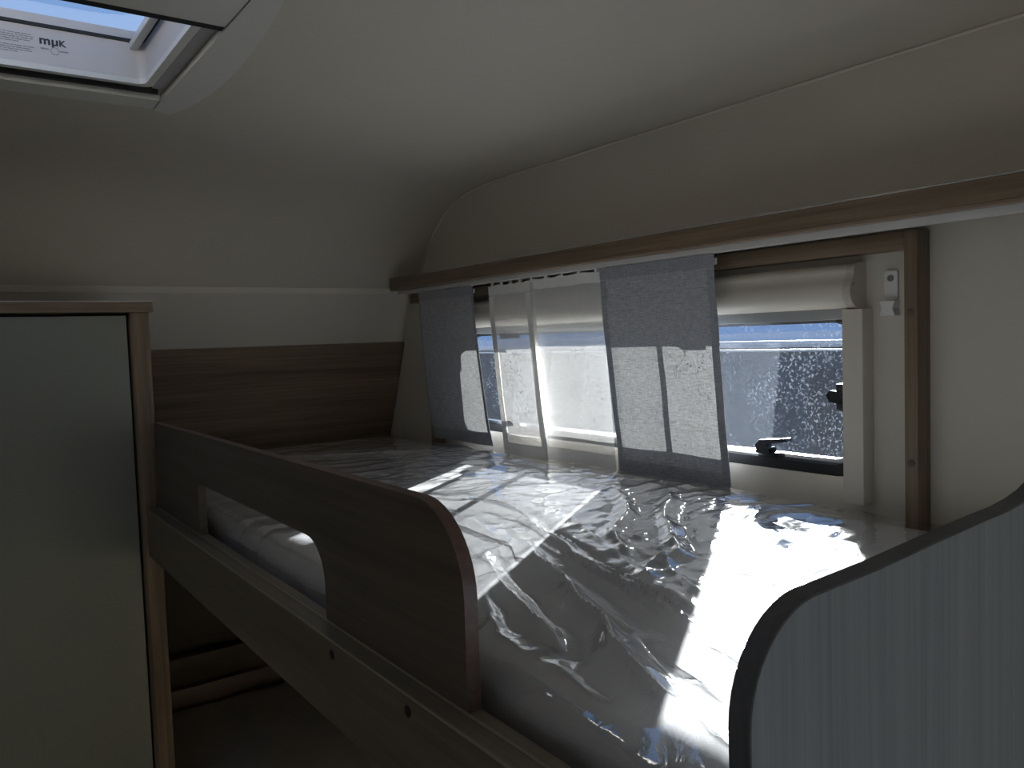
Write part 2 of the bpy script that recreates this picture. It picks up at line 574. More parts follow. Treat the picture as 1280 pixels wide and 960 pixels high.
box('added_door_leaf', XL - 0.76, XL - 0.032, -1.50, -1.465, -1.43, 0.29, M['vanwhite'], d1, 0.01)

# joint bead where ceiling lining meets the window wall
bead = [(XW - 0.003, YB + 0.01, ZC - 0.003)] + [(XW - 0.003, y - 0.003 * t, z - 0.003) for t, (y, z) in
        ((k / (len(PROF) - 1), q) for k, q in enumerate(PROF))] + [(XW - 0.003, 2.328, 0.143), (XW - 0.003, 2.42, 0.0)]
obj('trim_2', tube_me(bead, 0.0032, 6), M['cream'], kind='structure', label='thin bead along the ceiling edge above the window')

# ------------------------------------------------------------------ window with frame, pane, latches
w1 = struct('window_1', (XW, 1.43, WZ0), 'long rounded bunk window with black frame and dusty pane')
inner = rrect(WY0 + 0.020, WY1 - 0.020, WZ0 + 0.020, WZ1 - 0.016, 0.052)
obj('window_frame', plate_me(rrect(WY0 + 0.0005, WY1 - 0.0005, WZ0 + 0.0005, WZ1 - 0.0005, 0.0595), [list(reversed(inner))], 'X', XW + 0.002, XW + 0.026), M['black'], w1)
in2 = rrect(WY0 + 0.031, WY1 - 0.031, WZ0 + 0.029, WZ1 - 0.022, 0.044)
sash = obj('sash_rim', plate_me(rrect(WY0 + 0.0205, WY1 - 0.0205, WZ0 + 0.0205, WZ1 - 0.0165, 0.0515), [list(reversed(in2))], 'X', XW + 0.016, XW + 0.034), M['chrome'], w1)
obj('window_pane', plate_me(rrect(WY0 + 0.019, WY1 - 0.019, WZ0 + 0.019, WZ1 - 0.015, 0.043), [], 'X', XW + 0.0345, XW + 0.0355), M['pane'], w1)

def latch(yc, zc, horizontal=True, side=-1):
    """window catch: base block, pivot and an angled lever"""
    if horizontal:
        l = box('window_latch', XW + 0.004, XW + 0.028, yc - 0.024, yc + 0.024, zc - 0.002, zc + 0.012, M['blackgloss'], w1, 0.003)
        sec = [(yc + 0.020, zc + 0.010), (yc + 0.022, zc + 0.026), (yc + 0.012, zc + 0.036), (yc - 0.048, zc + 0.043), (yc - 0.050, zc + 0.037),
               (yc - 0.002, zc + 0.028), (yc - 0.012, zc + 0.010)]
        obj('lever', plate_me(sec, [], 'X', XW - 0.006, XW + 0.012), M['blackgloss'], l)
        obj('push_button', disc_me((XW + 0.004, yc - 0.014, zc + 0.018), (-1, 0, 0), 0.006, 0.006), M['black'], l)
    else:
        l = box('window_latch', XW + 0.004, XW + 0.028, yc - 0.012, yc + 0.012, zc - 0.024, zc + 0.024, M['blackgloss'], w1, 0.003)
        obj('lever', plate_me([(yc, zc - 0.012), (yc - side * 0.020, zc - 0.008), (yc - side * 0.026, zc + 0.004), (yc - side * 0.018, zc + 0.012), (yc, zc + 0.010)], [],
            'X', XW - 0.004, XW + 0.014), M['blackgloss'], l)
        obj('push_button', disc_me((XW + 0.006, yc, zc - 0.016), (-1, 0, 0), 0.005, 0.006), M['black'], l)
latch(0.965, WZ0 + 0.018)
latch(1.83, WZ0 + 0.018)
latch(0.808, -0.125, False, -1)
latch(2.05, -0.125, False, 1)
for yc in (1.155, 1.83):
    box('stay_bracket', XW + 0.005, XW + 0.03, yc - 0.03, yc + 0.03, WZ1 - 0.032, WZ1 - 0.014, M['blackgloss'], w1, 0.002)
box('stay_arm', XW + 0.006, XW + 0.018, 2.015, 2.033, -0.06, -0.005, M['blackgloss'], w1, 0.003)

# oak battens that frame the window recess
trim_boards = []
t3 = box('trim_3', 1.260, XW, 0.649, 0.671, -0.46, 0.1495, M['wood_z'], None, 0.0015, kind='structure', label='upright oak batten right of the bunk window')
for z in (-0.222, 0.020):
    obj('screw_cap', disc_me((1.2605, 0.660, z), (-1, 0, 0), 0.0062, 0.0025), M['redge'], t3)
box('trim_4', 1.260, XW, 2.17, 2.192, -0.46, 0.1195, M['wood_z'], None, 0.0015, kind='structure', label='upright oak batten behind the farthest grey curtain')
box('trim_5', 1.262, XW, 0.6715, 2.30, 0.121, 0.1495, M['wood_y'], None, 0.0015, kind='structure', label='horizontal oak batten under the curtain rail')

# ------------------------------------------------------------------ roller blind
rb = thing('roller_blind', (1.28, 1.43, 0.03), 'cream roller blind cassette rolled up above the bunk window', 'roller blind')
sec = []
for i in range(13):      # lower, larger lobe
    a = radians(-90 - 130 * i / 12)
    sec.append((1.278 + 0.028 * cos(a), 0.060 + 0.028 * sin(a)))
for i in range(8):       # upper, smaller lobe
    a = radians(-165 - 105 * i / 7)
    sec.append((1.280 + 0.018 * cos(a), 0.093 + 0.015 * sin(a)))
sec += [(XW - 0.001, 0.108), (XW - 0.001, 0.032)]
obj('cassette', plate_me(sec, [], 'Y', 0.772, 2.11, 50), M['cream'], rb)
def grow(s, g):
    cx = sum(p[0] for p in s) / len(s); cz = sum(p[1] for p in s) / len(s)
    return [(min(XW - 0.0008, cx + (p[0] - cx) * g), cz + (p[1] - cz) * g) for p in s]
for y0, y1 in ((0.757, 0.7718), (2.1102, 2.125)):
    e = obj('end_cap', plate_me(grow(sec, 1.03), [], 'Y', y0, y1, 50), plain('cap_cream', (0.60, 0.53, 0.46), 0.45), rb)
    yy = y0 if y0 < 1 else y1
    obj('screw', disc_me((1.266, yy + (0.004 if y0 < 1 else -0.004), 0.073), (-1, -0.25 if y0 < 1 else 0.25, 0), 0.0036, 0.012), M['steel'], e)
box('side_channel', 1.266, XW - 0.0005, 0.745, 0.783, -0.305, 0.0300, M['cream'], rb, 0.002)
box('side_channel', 1.266, XW - 0.0005, 2.085, 2.123, -0.305, 0.0300, M['cream'], rb, 0.002)
box('pull_bar', 1.284, 1.2985, 0.7835, 2.0845, 0.013, 0.0318, plain('pull_bar_grey', (0.34, 0.36, 0.37), 0.5), rb, 0.001)

# ------------------------------------------------------------------ white wall clip with screw
cl = thing('wall_clip', (XW, 0.708, 0.02), 'small white plastic wall clip with a screw beside the oak batten', 'clip')
pl = obj('back_plate', plate_me(rrect(0.700, 0.722, 0.042, 0.090, 0.004, 4), [], 'X', XW - 0.006, XW - 0.0003), M['white'], cl)
obj('screw', disc_me((XW - 0.006, 0.711, 0.078), (-1, 0, 0), 0.0055, 0.003), M['steel'], cl)
obj('hook', plate_me([(0.698, 0.016), (0.724, 0.016), (0.720, 0.028), (0.724, 0.040), (0.698, 0.040), (0.702, 0.028)], [], 'X', XW - 0.018, XW - 0.0003), M['white'], cl)

# ------------------------------------------------------------------ valance and curtain rail
va = thing('curtain_valance', (1.245, 0.3, 0.163), 'long oak valance board with a shiny top edge above the curtains', 'valance')
Y_V0, Y_V1 = -0.4, 2.297
box('board', 1.190, 1.206, Y_V0, Y_V1, 0.166, 0.198, M['wood_y'], va, 0.001)
box('shelf_board', 1.206, XW - 0.0035, Y_V0, 2.297, 0.184, 0.198, M['wood_y'], va)
box('edge_strip', 1.1885, 1.212, Y_V0, Y_V1, 0.1982, 0.2015, M['edge'], va, 0.001)
box('lower_lip', 1.1905, 1.2145, Y_V0, Y_V1 - 0.002, 0.1605, 0.1658, plain('lip_brown', (0.30, 0.22, 0.16), 0.4), va, 0.001)
cr = thing('curtain_rail', (1.225, 0.3, 0.150), 'white plastic curtain rail fixed under the oak valance', 'curtain rail')
obj('track', plate_me([(1.2165, 0.1500), (1.2165, 0.1620), (1.2205, 0.1838), (1.2325, 0.1838), (1.2365, 0.1620), (1.2365, 0.1500), (1.230, 0.1500), (1.230, 0.154), (1.223, 0.154), (1.223, 0.1500)], [],
    'Y', Y_V0, 2.28), M['white'], cr)
box('end_stop', 1.215, 1.238, 2.281, 2.294, 0.148, 0.166, M['white'], cr, 0.002)

# ------------------------------------------------------------------ curtains
def curtain(label, yt0, yt1, yb0, yb1, ztop, zbot, xt, xb, mat, hem, hw, seed, powr, hems=(True, True), centre=None, streak=0.0, amp=0.003, sag=0.0, group=None, rodend=False, scallop=0.0):
    """y0 = near edge, y1 = far edge; the foot is tucked between mattress and wall"""
    t = thing('curtain', ((xt + xb) / 2, (yt0 + yt1) / 2, zbot), label, 'curtain', group)
    def P(u, v, off=0.0):
        y0 = yt0 + (yb0 - yt0) * v
        y1 = yt1 + (yb1 - yt1) * v
        y = y0 + (y1 - y0) * u
        x = xt + (xb - xt) * (v ** powr)
        k = amp * (0.25 + 0.75 * v)
        x += k * (sin(u * 9 + seed + v * 1.6) + 0.6 * noise.noise(Vector((u * 4 + seed, v * 3, seed))))
        y += 0.003 * noise.noise(Vector((seed * 3, v * 5, u * 1.5)))
        z = ztop + (zbot - ztop) * v + sag * u * v
        z -= scallop * abs(sin(u * pi * 4 + 0.8 * sin(u * 7 + seed))) * (1 - v) ** 6
        return (x - off, y, z)
    def sheet(u0, u1, v0, v1, nu, nv, off, material, name):
        vv, ff = [], []
        for j in range(nv + 1):
            for i in range(nu + 1):
                vv.append(P(u0 + (u1 - u0) * i / nu, v0 + (v1 - v0) * j / nv, off))
        for j in range(nv):
            for i in range(nu):
                a = j * (nu + 1) + i
                ff.append((a, a + 1, a + nu + 2, a + nu + 1))
        me = bpy.data.meshes.new('m')
        me.from_pydata(vv, [], ff)
        for p in me.polygons:
            p.use_smooth = True
        return obj(name, me, material, t)
    sheet(0, 1, 0, 1, 40, 44, 0.0, mat, 'cloth')
    wd = hw / abs(yt1 - yt0)
    if hems[0]:
        sheet(0, wd, 0.06, 1, 4, 44, 0.0012, hem, 'side_hem')
    if hems[1]:
        sheet(1 - wd, 1, 0.06, 1, 4, 44, 0.0012, hem, 'side_hem')
    sheet(0, 1, 0.0, 0.055, 40, 4, 0.0016, hem, 'header_hem')
    sheet(wd if hems[0] else 0, 1 - wd if hems[1] else 1, 0.925, 1.0, 40, 4, 0.0012, hem, 'bottom_hem')
    if streak:
        sheet(-streak / abs(yt1 - yt0), 0, 0.06, 1, 4, 44, 0.0, M['wstreak'], 'streak_strip')  # strip added to let a sun streak through and whiten the gap
    if centre:
        sheet(centre - 0.026, centre + 0.026, 0.06, 1, 4, 44, -0.0012, hem, 'overlap_hem')  # added strip stands for the hem of voile hanging behind
        sheet(centre + 0.026, 1, 0.06, 1, 20, 44, -0.0025, M['gdim'], 'dim_lining')  # added sheet dims the far half of the backlit cloth
    if rodend:
        x, y, z = P(0, 0.03)
        box('header_bar', x + 0.0015, x + 0.0035, y - 0.004, y + (yt1 - yt0) * 0.99, z - 0.006, z + 0.006, M['white'], t)
    n = 5
    for i in range(n):
        x, y, z = P(0.04 + 0.92 * i / (n - 1), 0.0)
        box('glider', 1.2235, 1.2295, y - 0.0035, y + 0.0035, z - 0.002, 0.1535, M['white'], t)
    return t
G1, G2 = 'grey curtains on the bunk rail', 'white voile curtains on the bunk rail'
curtain('grey curtain at the far left end of the rail', 1.868, 2.165, 1.846, 2.165, 0.147, -0.302, 1.222, 1.259, M['gcloth'], M['ghem'], 0.010, 1.3, 1.9, group=G1, amp=0.004, rodend=True)
curtain('narrow white voile curtain beside the far grey curtain', 1.600, 1.785, 1.598, 1.795, 0.142, -0.318, 1.2195, 1.262, M['wcloth'], M['whem'], 0.022, 4.1, 1.2, group=G2, amp=0.002, scallop=0.0035)
curtain('wide white voile curtain partly behind the near grey curtain', 1.350, 1.618, 1.374, 1.640, 0.1465, -0.318, 1.2315, 1.286, M['wcloth'], M['whem'], 0.020, 7.7, 1.2, hems=(False, True), streak=0.038, group=G2, amp=0.002, scallop=0.0035)
curtain('grey curtain with dark side hems nearest the open window', 1.018, 1.340, 1.032, 1.352, 0.1475, -0.322, 1.219, 1.278, M['gcloth'], M['ghem'], 0.018, 2.2, 1.2, centre=0.50, group=G1, amp=0.003, rodend=True)

# ------------------------------------------------------------------ mattresses in plastic film
RIDGES = [
    ([(0.826, 1.333), (0.788, 1.105), (0.722, 0.913), (0.664, 0.73), (0.631, 0.605), (0.60, 0.50)], 0.016, 0.016),
    ([(0.731, 1.026), (0.623, 0.79), (0.548, 0.629), (0.5, 0.51), (0.459, 0.417), (0.432, 0.36)], 0.020, 0.018),
    ([(0.692, 0.973), (0.626, 0.931), (0.563, 0.821), (0.511, 0.693), (0.487, 0.608)], 0.010, 0.014),
    ([(0.774, 1.037), (0.719, 0.856), (0.65, 0.66), (0.611, 0.544)], 0.010, 0.010),
    ([(1.12, 1.188), (0.95, 0.99), (0.839, 0.902), (0.772, 0.807)], 0.010, 0.012),
    ([(1.161, 1.084), (0.95, 0.906), (0.821, 0.762), (0.717, 0.728)], 0.012, 0.014),
    ([(0.719, 1.365), (0.785, 1.267), (0.788, 1.105)], 0.012, 0.020),
    ([(0.554, 0.853), (0.494, 0.743), (0.445, 0.688)], 0.005, 0.010),
    ([(0.50, 1.75), (0.66, 1.52), (0.80, 1.35)], 0.010, 0.030),
    ([(0.709, 0.811), (0.693, 0.718), (0.781, 0.718)], 0.006, 0.010),
    ([(0.66, 2.25), (0.90, 2.05), (1.15, 1.98)], 0.007, 0.030),
    ([(0.60, 0.48), (0.80, 0.62), (1.10, 0.66)], 0.005, 0.02),
]
def seg_dist(px, py, pts):
    best, par = 9.0, 0.0
    n = len(pts) - 1
    for i in range(n):
        ax, ay = pts[i]; bx_, by_ = pts[i + 1]
        dx, dy = bx_ - ax, by_ - ay
        t = max(0.0, min(1.0, ((px - ax) * dx + (py - ay) * dy) / (dx * dx + dy * dy)))
        d = sqrt((px - ax - t * dx) ** 2 + (py - ay - t * dy) ** 2)
        if d < best:
            best, par = d, (i + t) / n
    return best, par
def wrinkle(x, y, top):
    h = 0.0
    wob = noise.noise(Vector((x * 9.0, y * 9.0, 2.0))) * 0.012
    if top:
        for k, (pts, hh, ww) in enumerate(RIDGES):
            d, p = seg_dist(x + wob, y - wob, pts)
            if d < 5 * ww:
                e = min(1.0, 4 * p + 0.2, 4 * (1 - p) + 0.2)
                h += hh * math.exp(-(d / (ww * 0.62)) ** 1.25) * e
                # slack beside the fold
                h -= 0.25 * hh * math.exp(-((d - 2.1 * ww) / (0.8 * ww)) ** 2) * e
    # crinkles: strong towards the window wall in the middle, soft near the open side
    wx = noise.noise(Vector((x * 3.1, y * 3.1, 5.0))) * 0.10
    wy = noise.noise(Vector((x * 3.1, y * 3.1, 9.0))) * 0.10
    c1 = 1 - abs(noise.noise(Vector(((x + wx) * 9.0, (y + wy) * 13.0, 1.0)))) * 2.0
    c2 = 1 - abs(noise.noise(Vector(((x + wy) * 22.0, (y + wx) * 30.0, 3.0)))) * 2.0
    c4 = 1 - abs(noise.noise(Vector(((x - wy) * 50.0, (y + wx) * 62.0, 8.0)))) * 2.0
    s = max(0.0, min(1.0, (x - 0.70) / 0.22)) * max(0.0, min(1.0, (y - 0.55) / 0.4)) * max(0.25, min(1.0, (2.25 - y) / 0.4))
    h += (0.0020 + 0.0022 * s) * c1 + (0.0003 + 0.0013 * s) * c2 + 0.0007 * s * c4
    # long slack folds running to the near corner
    f = max(0.0, min(1.0, (0.95 - x) / 0.15)) * max(0.0, min(1.0, (1.35 - y) / 0.3))
    if f > 0:
        q = x - 0.42 * (y - 0.4)
        c3 = 1 - abs(noise.noise(Vector((q * 11.0 + wx * 3, y * 1.6, 6.0)))) * 2.0
        h += 0.0040 * f * max(0.0, c3) ** 3
    h += 0.006 * noise.noise(Vector((x * 2.2, y * 2.2, 7.0)))
    return h

def slab(x0, x1, y0, y1, z0, z1, r, nx, ny, ns, wr=None):
    """rounded mattress slab; wr(x, y, top) pushes the surface outwards"""
    sec = []
    for i in range(ns):
        sec.append((x0, z0 + (z1 - r - z0) * i / ns, -1, 0))
    for i in range(7):
        a = radians(180 - 90 * i / 6)
        sec.append((x0 + r + r * cos(a), z1 - r + r * sin(a), cos(a), sin(a)))
    for i in range(1, nx):
        sec.append((x0 + r + (x1 - x0 - 2 * r) * i / nx, z1, 0, 1))
    for i in range(7):
        a = radians(90 - 90 * i / 6)
        sec.append((x1 - r + r * cos(a), z1 - r + r * sin(a), cos(a), sin(a)))
    for i in range(ns):
        sec.append((x1, z1 - r - (z1 - r - z0) * (i + 1) / ns, 1, 0))
    ys = []
    for i in range(5):
        ys.append((y0 + r * (1 - cos(radians(90 * i / 5))), sin(radians(90 * i / 5))))
    for i in range(ny + 1):
        ys.append((y0 + r + (y1 - y0 - 2 * r) * i / ny, 1.0))
    for i in range(4, -1, -1):
        ys.append((y1 - r * (1 - cos(radians(90 * i / 5))), sin(radians(90 * i / 5))))
    V, F = [], []
    m = len(sec)
    for (y, hz) in ys:
        for (x, z, a, b) in sec:
            zz = z
            xx, yy = x, y
            if z > z1 - r:
                zz = (z1 - r) + (z - (z1 - r)) * hz
            if wr:
                d = wr(x if b > 0.5 else x + (z - z1) * 0.7, y, b > 0.5)
                if b < 0.5:
                    d *= 0.5
                    d = max(-0.004, min(d, 0.007))
                d = max(d, -0.004)
                xx += a * d
                zz += b * d * (0.3 + 0.7 * hz)
            V.append((xx, yy, zz))
    for j in range(len(ys) - 1):
        for i in range(m - 1):
            a = j * m + i
            F.append((a, a + 1, a + m + 1, a + m))
    F.append(tuple(range(m)))
    F.append(tuple(reversed(range((len(ys) - 1) * m, len(ys) * m))))
    F.append(tuple(j * m for j in range(len(ys))) + tuple(j * m + m - 1 for j in reversed(range(len(ys)))))
    me = bpy.data.meshes.new('m')
    me.from_pydata(V, [], F)
    bm = bmesh.new(); bm.from_mesh(me); bpy.data.meshes.remove(me)
    return me_from_bm(bm, 60)

mt = thing('mattress', (0.845, 1.4, -0.449), 'upper bunk mattress wrapped in shiny clear plastic film, sunlit from the window', 'mattress', 'wrapped mattresses on the bunks')
obj('mattress_core', slab(0.424, 1.262, 0.340, 2.500, -0.449, -0.322, 0.030, 24, 30, 3), M['mattress'], mt)
obj('plastic_film', slab(0.416, 1.270, 0.332, 2.508, -0.4485, -0.3125, 0.034, 200, 420, 12, wrinkle), M['film'], mt)
# printed label showing through the film at the far end
lb = obj('printed_label', plate_me(rrect(0.585, 0.715, 2.02, 2.09, 0.004, 3), [], 'Z', -0.3215, -0.3208), M['white'], mt)
for k in range(5):
    box('print_line', 0.595, 0.70 - 0.02 * (k % 2), 2.03 + 0.011 * k, 2.034 + 0.011 * k, -0.3207, -0.3204, M['printgrey'], lb)

lm = thing('mattress', (0.845, 1.4, -1.20), 'lower bunk mattress in clear plastic film seen under the side rail', 'mattress', 'wrapped mattresses on the bunks')
obj('mattress_core', slab(0.424, 1.270, 0.340, 2.470, -1.199, -1.062, 0.030, 24, 30, 3), M['mattress'], lm)
obj('plastic_film', slab(0.416, 1.278, 0.332, 2.478, -1.1985, -1.0525, 0.034, 80, 160, 6, lambda x, y, t: wrinkle(x + 0.3, y + 0.2, False) * 1.4), M['film'], lm)

# ------------------------------------------------------------------ bunk bed
bb = thing('bunk_bed', (0.82, 1.1, ZF), 'oak bunk bed frame with cut-out guard board and rounded end board tinted blue-grey for haze', 'bunk bed')
XG = 0.385
def arc(cy, cz, r, a0, a1, n=8):
    return [(cy + r * cos(radians(a0 + (a1 - a0) * i / n)), cz + r * sin(radians(a0 + (a1 - a0) * i / n))) for i in range(n + 1)]
ZG, ZR = -0.158, -0.349
g = [(1.888, ZR), (1.545, ZR)]
g += arc(1.545 - 0.010, -0.2505 - 0.010, 0.010, 0, 90, 4)
g += arc(0.953 + 0.055, -0.2505 - 0.055, 0.055, 90, 180, 8)
g += [(0.953, ZR), (0.622, ZR)]
g += list(reversed(arc(0.622 + 0.085, ZG - 0.085, 0.085, 90, 180, 10)))
g += [(1.888, ZG - 0.004)]
gd = obj('guard_board', plate_me(g, [], 'X', XG, XG + 0.014, 30), M['wood_guard'], bb)
# edging tape round the near end and top of the guard board
def tape(path, x0, x1, th):
    out = []
    for i, (y, z) in enumerate(path):
        a = path[max(i - 1, 0)]; b = path[min(i + 1, len(path) - 1)]
        dy, dz = b[0] - a[0], b[1] - a[1]
        l = sqrt(dy * dy + dz * dz)
        out.append((y + dz / l * th, z - dy / l * th))
    return plate_me(list(path) + list(reversed(out)), [], 'X', x0, x1, 30)
tp_path = [(0.622, ZR)] + list(reversed(arc(0.622 + 0.085, ZG - 0.085, 0.085, 90, 180, 12))) + [(1.888, ZG - 0.004)]
obj('edging', tape(tp_path, XG - 0.0004, XG + 0.0144, -0.0016), M['redge'], gd)

sr = obj('side_rail', plate_me([(0.3215, -0.453), (1.888, -0.453), (1.888, ZR - 0.0005), (0.3215, ZR - 0.0005)], [], 'X', 0.360, 0.4000), M['wood_rail'], bb)
obj('edge_bead', tube_me([(0.3605, 0.325, ZR - 0.001), (0.3605, 1.885, ZR - 0.001)], 0.0013, 6), plain('bead_light', (0.34, 0.29, 0.21), 0.35), sr)
obj('edge_bead', tube_me([(0.3835, 0.325, ZR), (0.3835, 1.885, ZR)], 0.0012, 6), bpy.data.materials['bead_light'], sr)
for y in (0.880, 0.694):
    obj('screw_cap', disc_me((0.3603, y, -0.366), (-1, 0, 0), 0.0062, 0.0016), M['black'], sr)
box('bed_base', 0.4002, 1.258, 0.3215, 2.53, -0.468, -0.4495, M['wood_y'], bb)
box('far_bearer', 0.4002, 1.258, 2.5305, 2.550, -0.49, -0.43, M['wood_x'], bb)

# near end board with rounded top corner, rising towards the wall
eb = [(0.392, ZF), (0.392, -0.256)]
eb += list(reversed(arc(0.392 + 0.072, -0.176 - 0.072, 0.072, 95, 180, 10)))
for x, z in ((0.54, -0.1740), (0.62, -0.1695), (0.70, -0.1655), (0.745, -0.164), (0.775, -0.161), (0.80, -0.1565), (0.83, -0.147), (0.86, -0.130), (0.885, -0.105), (0.905, -0.065), (0.915, 0.0), (0.915, 0.14)):
    eb.append((x, z))
eb += [(1.187, 0.14), (1.187, ZF)]
ebo = obj('end_board', plate_me(eb, [], 'Y', 0.305, 0.321, 30), M['wood_end'], bb)  # board colour carries the haze tint
edge_path = eb[:-2]
out = []
for i, (x, z) in enumerate(edge_path):
    a = edge_path[max(i - 1, 0)]; b = edge_path[min(i + 1, len(edge_path) - 1)]
    dx, dz = b[0] - a[0], b[1] - a[1]
    l = sqrt(dx * dx + dz * dz)
    out.append((x - dz / l * 0.0018, z + dx / l * 0.0018))
obj('edging', plate_me(edge_path + list(reversed(out)), [], 'Y', 0.3052, 0.3212, 30), M['end_edge'], ebo)

# lower bunk base with its oak ledge at the far end
lbk = thing('lower_bunk', (0.85, 1.4, ZF), 'low oak bunk base with ledge under the upper bunk', 'lower bunk')
box('front_board', 0.385, 0.405, 0.325, 1.885, ZF, -1.10, M['wood_rail'], lbk, 0.001)
box('platform', 0.4055, XW - 0.002, 0.325, 2.49, -1.222, -1.201, M['wood_y'], lbk)
box('ledge', 0.4055, XW - 0.002, 2.497, 2.5515, -1.01, -0.925, wood('ledge_brown', (0.05, 0.036, 0.022), (0.12, 0.088, 0.055), 'X'), lbk, 0.002)
box('head_board', 0.4055, XW - 0.002, 2.520, 2.5515, ZF, -1.03, plain('grey_board', (0.30, 0.24, 0.22), 0.6), lbk)

# ------------------------------------------------------------------ wardrobe cabinet
cb = thing('wardrobe', (0.05, 2.1, ZF), 'tall wardrobe with grey-green door and oak frame beside the bunk', 'wardrobe')
YC = 1.898
obj('side_post', plate_me(rrect(0.349, 0.391, YC - 0.004, YC + 0.028, 0.009, 6), [], 'Z', ZF, 0.0820, 40), M['wood_z'], cb)
box('side_panel', 0.374, 0.389, YC + 0.0285, 2.325, ZF, 0.0820, M['wood_z'], cb)
box('left_post', -0.31, -0.27, YC - 0.002, YC + 0.028, ZF, 0.0820, M['wood_z'], cb, 0.004)
box('carcass', -0.27, 0.3735, YC + 0.0285, 2.31, ZF, 0.0820, M['black'], cb)
dr = box('door', -0.265, 0.3440, YC - 0.001, YC + 0.018, ZF + 0.06, 0.0755, M['door'], cb, 0.0015)
h = box('door_handle', -0.235, -0.220, YC - 0.026, YC - 0.018, -0.42, -0.28, M['chrome'], dr, 0.003)
tb = box('top_board', -0.32, 0.3965, YC - 0.016, 2.318, 0.0825, 0.1045, M['wood_x'], cb, 0.0015)
box('edge_strip', -0.32, 0.3955, YC - 0.0165, YC - 0.008, 0.1046, 0.1066, M['edge'], tb, 0.0006)

# ------------------------------------------------------------------ skylight
sk = struct('window_2', (0.09, 1.22, ZC), 'pale framed roof skylight with a half drawn blind')
ZT = ZC - 0.012
XT0, XT1 = -0.168, 0.348
def side_trim(sgn):
    xin = XT1 if sgn > 0 else XT0
    pts = [(xin, 0.86)]
    pts += [(xin, 1.555)]
    for k in range(15):
        a = k / 14
        y = 1.575 - a * 0.735
        b = 0.064 * (sin(pi * min(1, 0.06 + a * 0.94) ** 0.72)) ** 0.75 if a < 1 else 0.0
        pts.append((xin + sgn * b, y))
    return pts
for s in (1, -1):
    obj('side_trim', plate_me(side_trim(s), [], 'Z', ZT, ZC - 0.0005, 40), M['greyplastic'], sk)
far_tr = [(XT0 + 0.0, 1.500), (XT1 - 0.0005, 1.500), (XT1 - 0.0005, 1.555)]
for k in range(11):
    a = k / 10
    far_tr.append((XT1 - 0.0005 - a * (XT1 - XT0), 1.556 + 0.006 * sin(pi * a)))
obj('far_trim', plate_me(far_tr, [], 'Z', ZT + 0.002, ZC - 0.0005, 40), M['greyplastic'], sk)
box('near_trim', XT0, XT1, 0.86, 0.935, ZT, ZC - 0.0005, M['greyplastic'], sk, 0.002)
# dark blind slot at the far side, and the guide walls at the sides
box('blind_slot', SKX0, SKX1, 1.462, 1.499, ZC + 0.012, ZC + 0.03, M['black'], sk)
box('slot_brush', SKX0, SKX1, 1.480, 1.487, ZC - 0.004, ZC + 0.012, M['black'], sk)
box('guide_rail', 0.3265, 0.3475, 0.94, 1.4615, ZC - 0.002, ZC + 0.020, plain('guide_grey', (0.33, 0.32, 0.33), 0.5), sk)
box('guide_rail', XT0, XT0 + 0.02, 0.94, 1.4615, ZC - 0.002, ZC + 0.020, bpy.data.materials['guide_grey'], sk)
# moulded lip and well
WX0, WX1, WYa, WYb = -0.148, 0.314, 0.965, 1.450
lip_o = rrect(WX0 - 0.011, WX1 + 0.012, WYa - 0.01, WYb + 0.012, 0.016, 5)
lip_i = rrect(WX0 + 0.001, WX1 - 0.001, WYa + 0.001, WYb - 0.001, 0.014, 5)
obj('lip', plate_me(lip_o, [list(reversed(lip_i))], 'Z', ZC - 0.002, ZC + 0.007, 40), M['greyplastic'], sk)
well_o = rrect(WX0 - 0.006, WX1 + 0.006, WYa - 0.006, WYb + 0.006, 0.018, 5)
well_i = rrect(WX0 + 0.0, WX1 - 0.0, WYa + 0.0, WYb - 0.0, 0.014, 5)
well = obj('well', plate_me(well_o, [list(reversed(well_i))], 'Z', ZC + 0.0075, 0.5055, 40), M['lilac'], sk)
ga_i = rrect(WX0 + 0.006, WX1 - 0.006, WYa + 0.006, WYb - 0.004, 0.012, 5)
obj('gasket', plate_me(well_o, [list(reversed(ga_i))], 'Z', 0.506, 0.5105, 40), M['black'], sk)
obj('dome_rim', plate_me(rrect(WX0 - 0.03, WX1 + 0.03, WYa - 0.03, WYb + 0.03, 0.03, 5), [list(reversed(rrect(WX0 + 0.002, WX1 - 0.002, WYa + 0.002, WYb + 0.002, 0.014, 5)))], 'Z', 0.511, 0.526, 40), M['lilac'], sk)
def dome_mesh():
    bm = bmesh.new()
    n = 20
    rows = []
    for j in range(n + 1):
        row = []
        for i in range(n + 1):
            u, v = i / n * 2 - 1, j / n * 2 - 1
            h = (1 - abs(u) ** 6) * (1 - abs(v) ** 6)
            row.append(bm.verts.new((0.083 + u * 0.255, 1.2075 + v * 0.265, 0.5265 + 0.05 * max(0, h) ** 0.6)))
        rows.append(row)
    for j in range(n):
        for i in range(n):
            bm.faces.new((rows[j][i], rows[j][i + 1], rows[j + 1][i + 1], rows[j + 1][i]))
    return me_from_bm(bm, 60)
obj('dome', dome_mesh(), M['dome'], sk)
box('stay_bar', 0.292, 0.305, 0.98, 1.452 - 0.004, 0.494, 0.506, M['greyplastic'], sk, 0.002)
# sliding blind, half drawn, with a black seal along its leading edge
bl = box('sliding_blind', XT0 + 0.0, XT1 - 0.0005, 0.936, 1.118, ZC - 0.010, ZC - 0.0025, M['greyplastic'], sk, 0.001)
box('seal', XT0, XT1 - 0.0005, 1.1185, 1.136, ZC - 0.009, ZC - 0.0025, M['black'], bl)

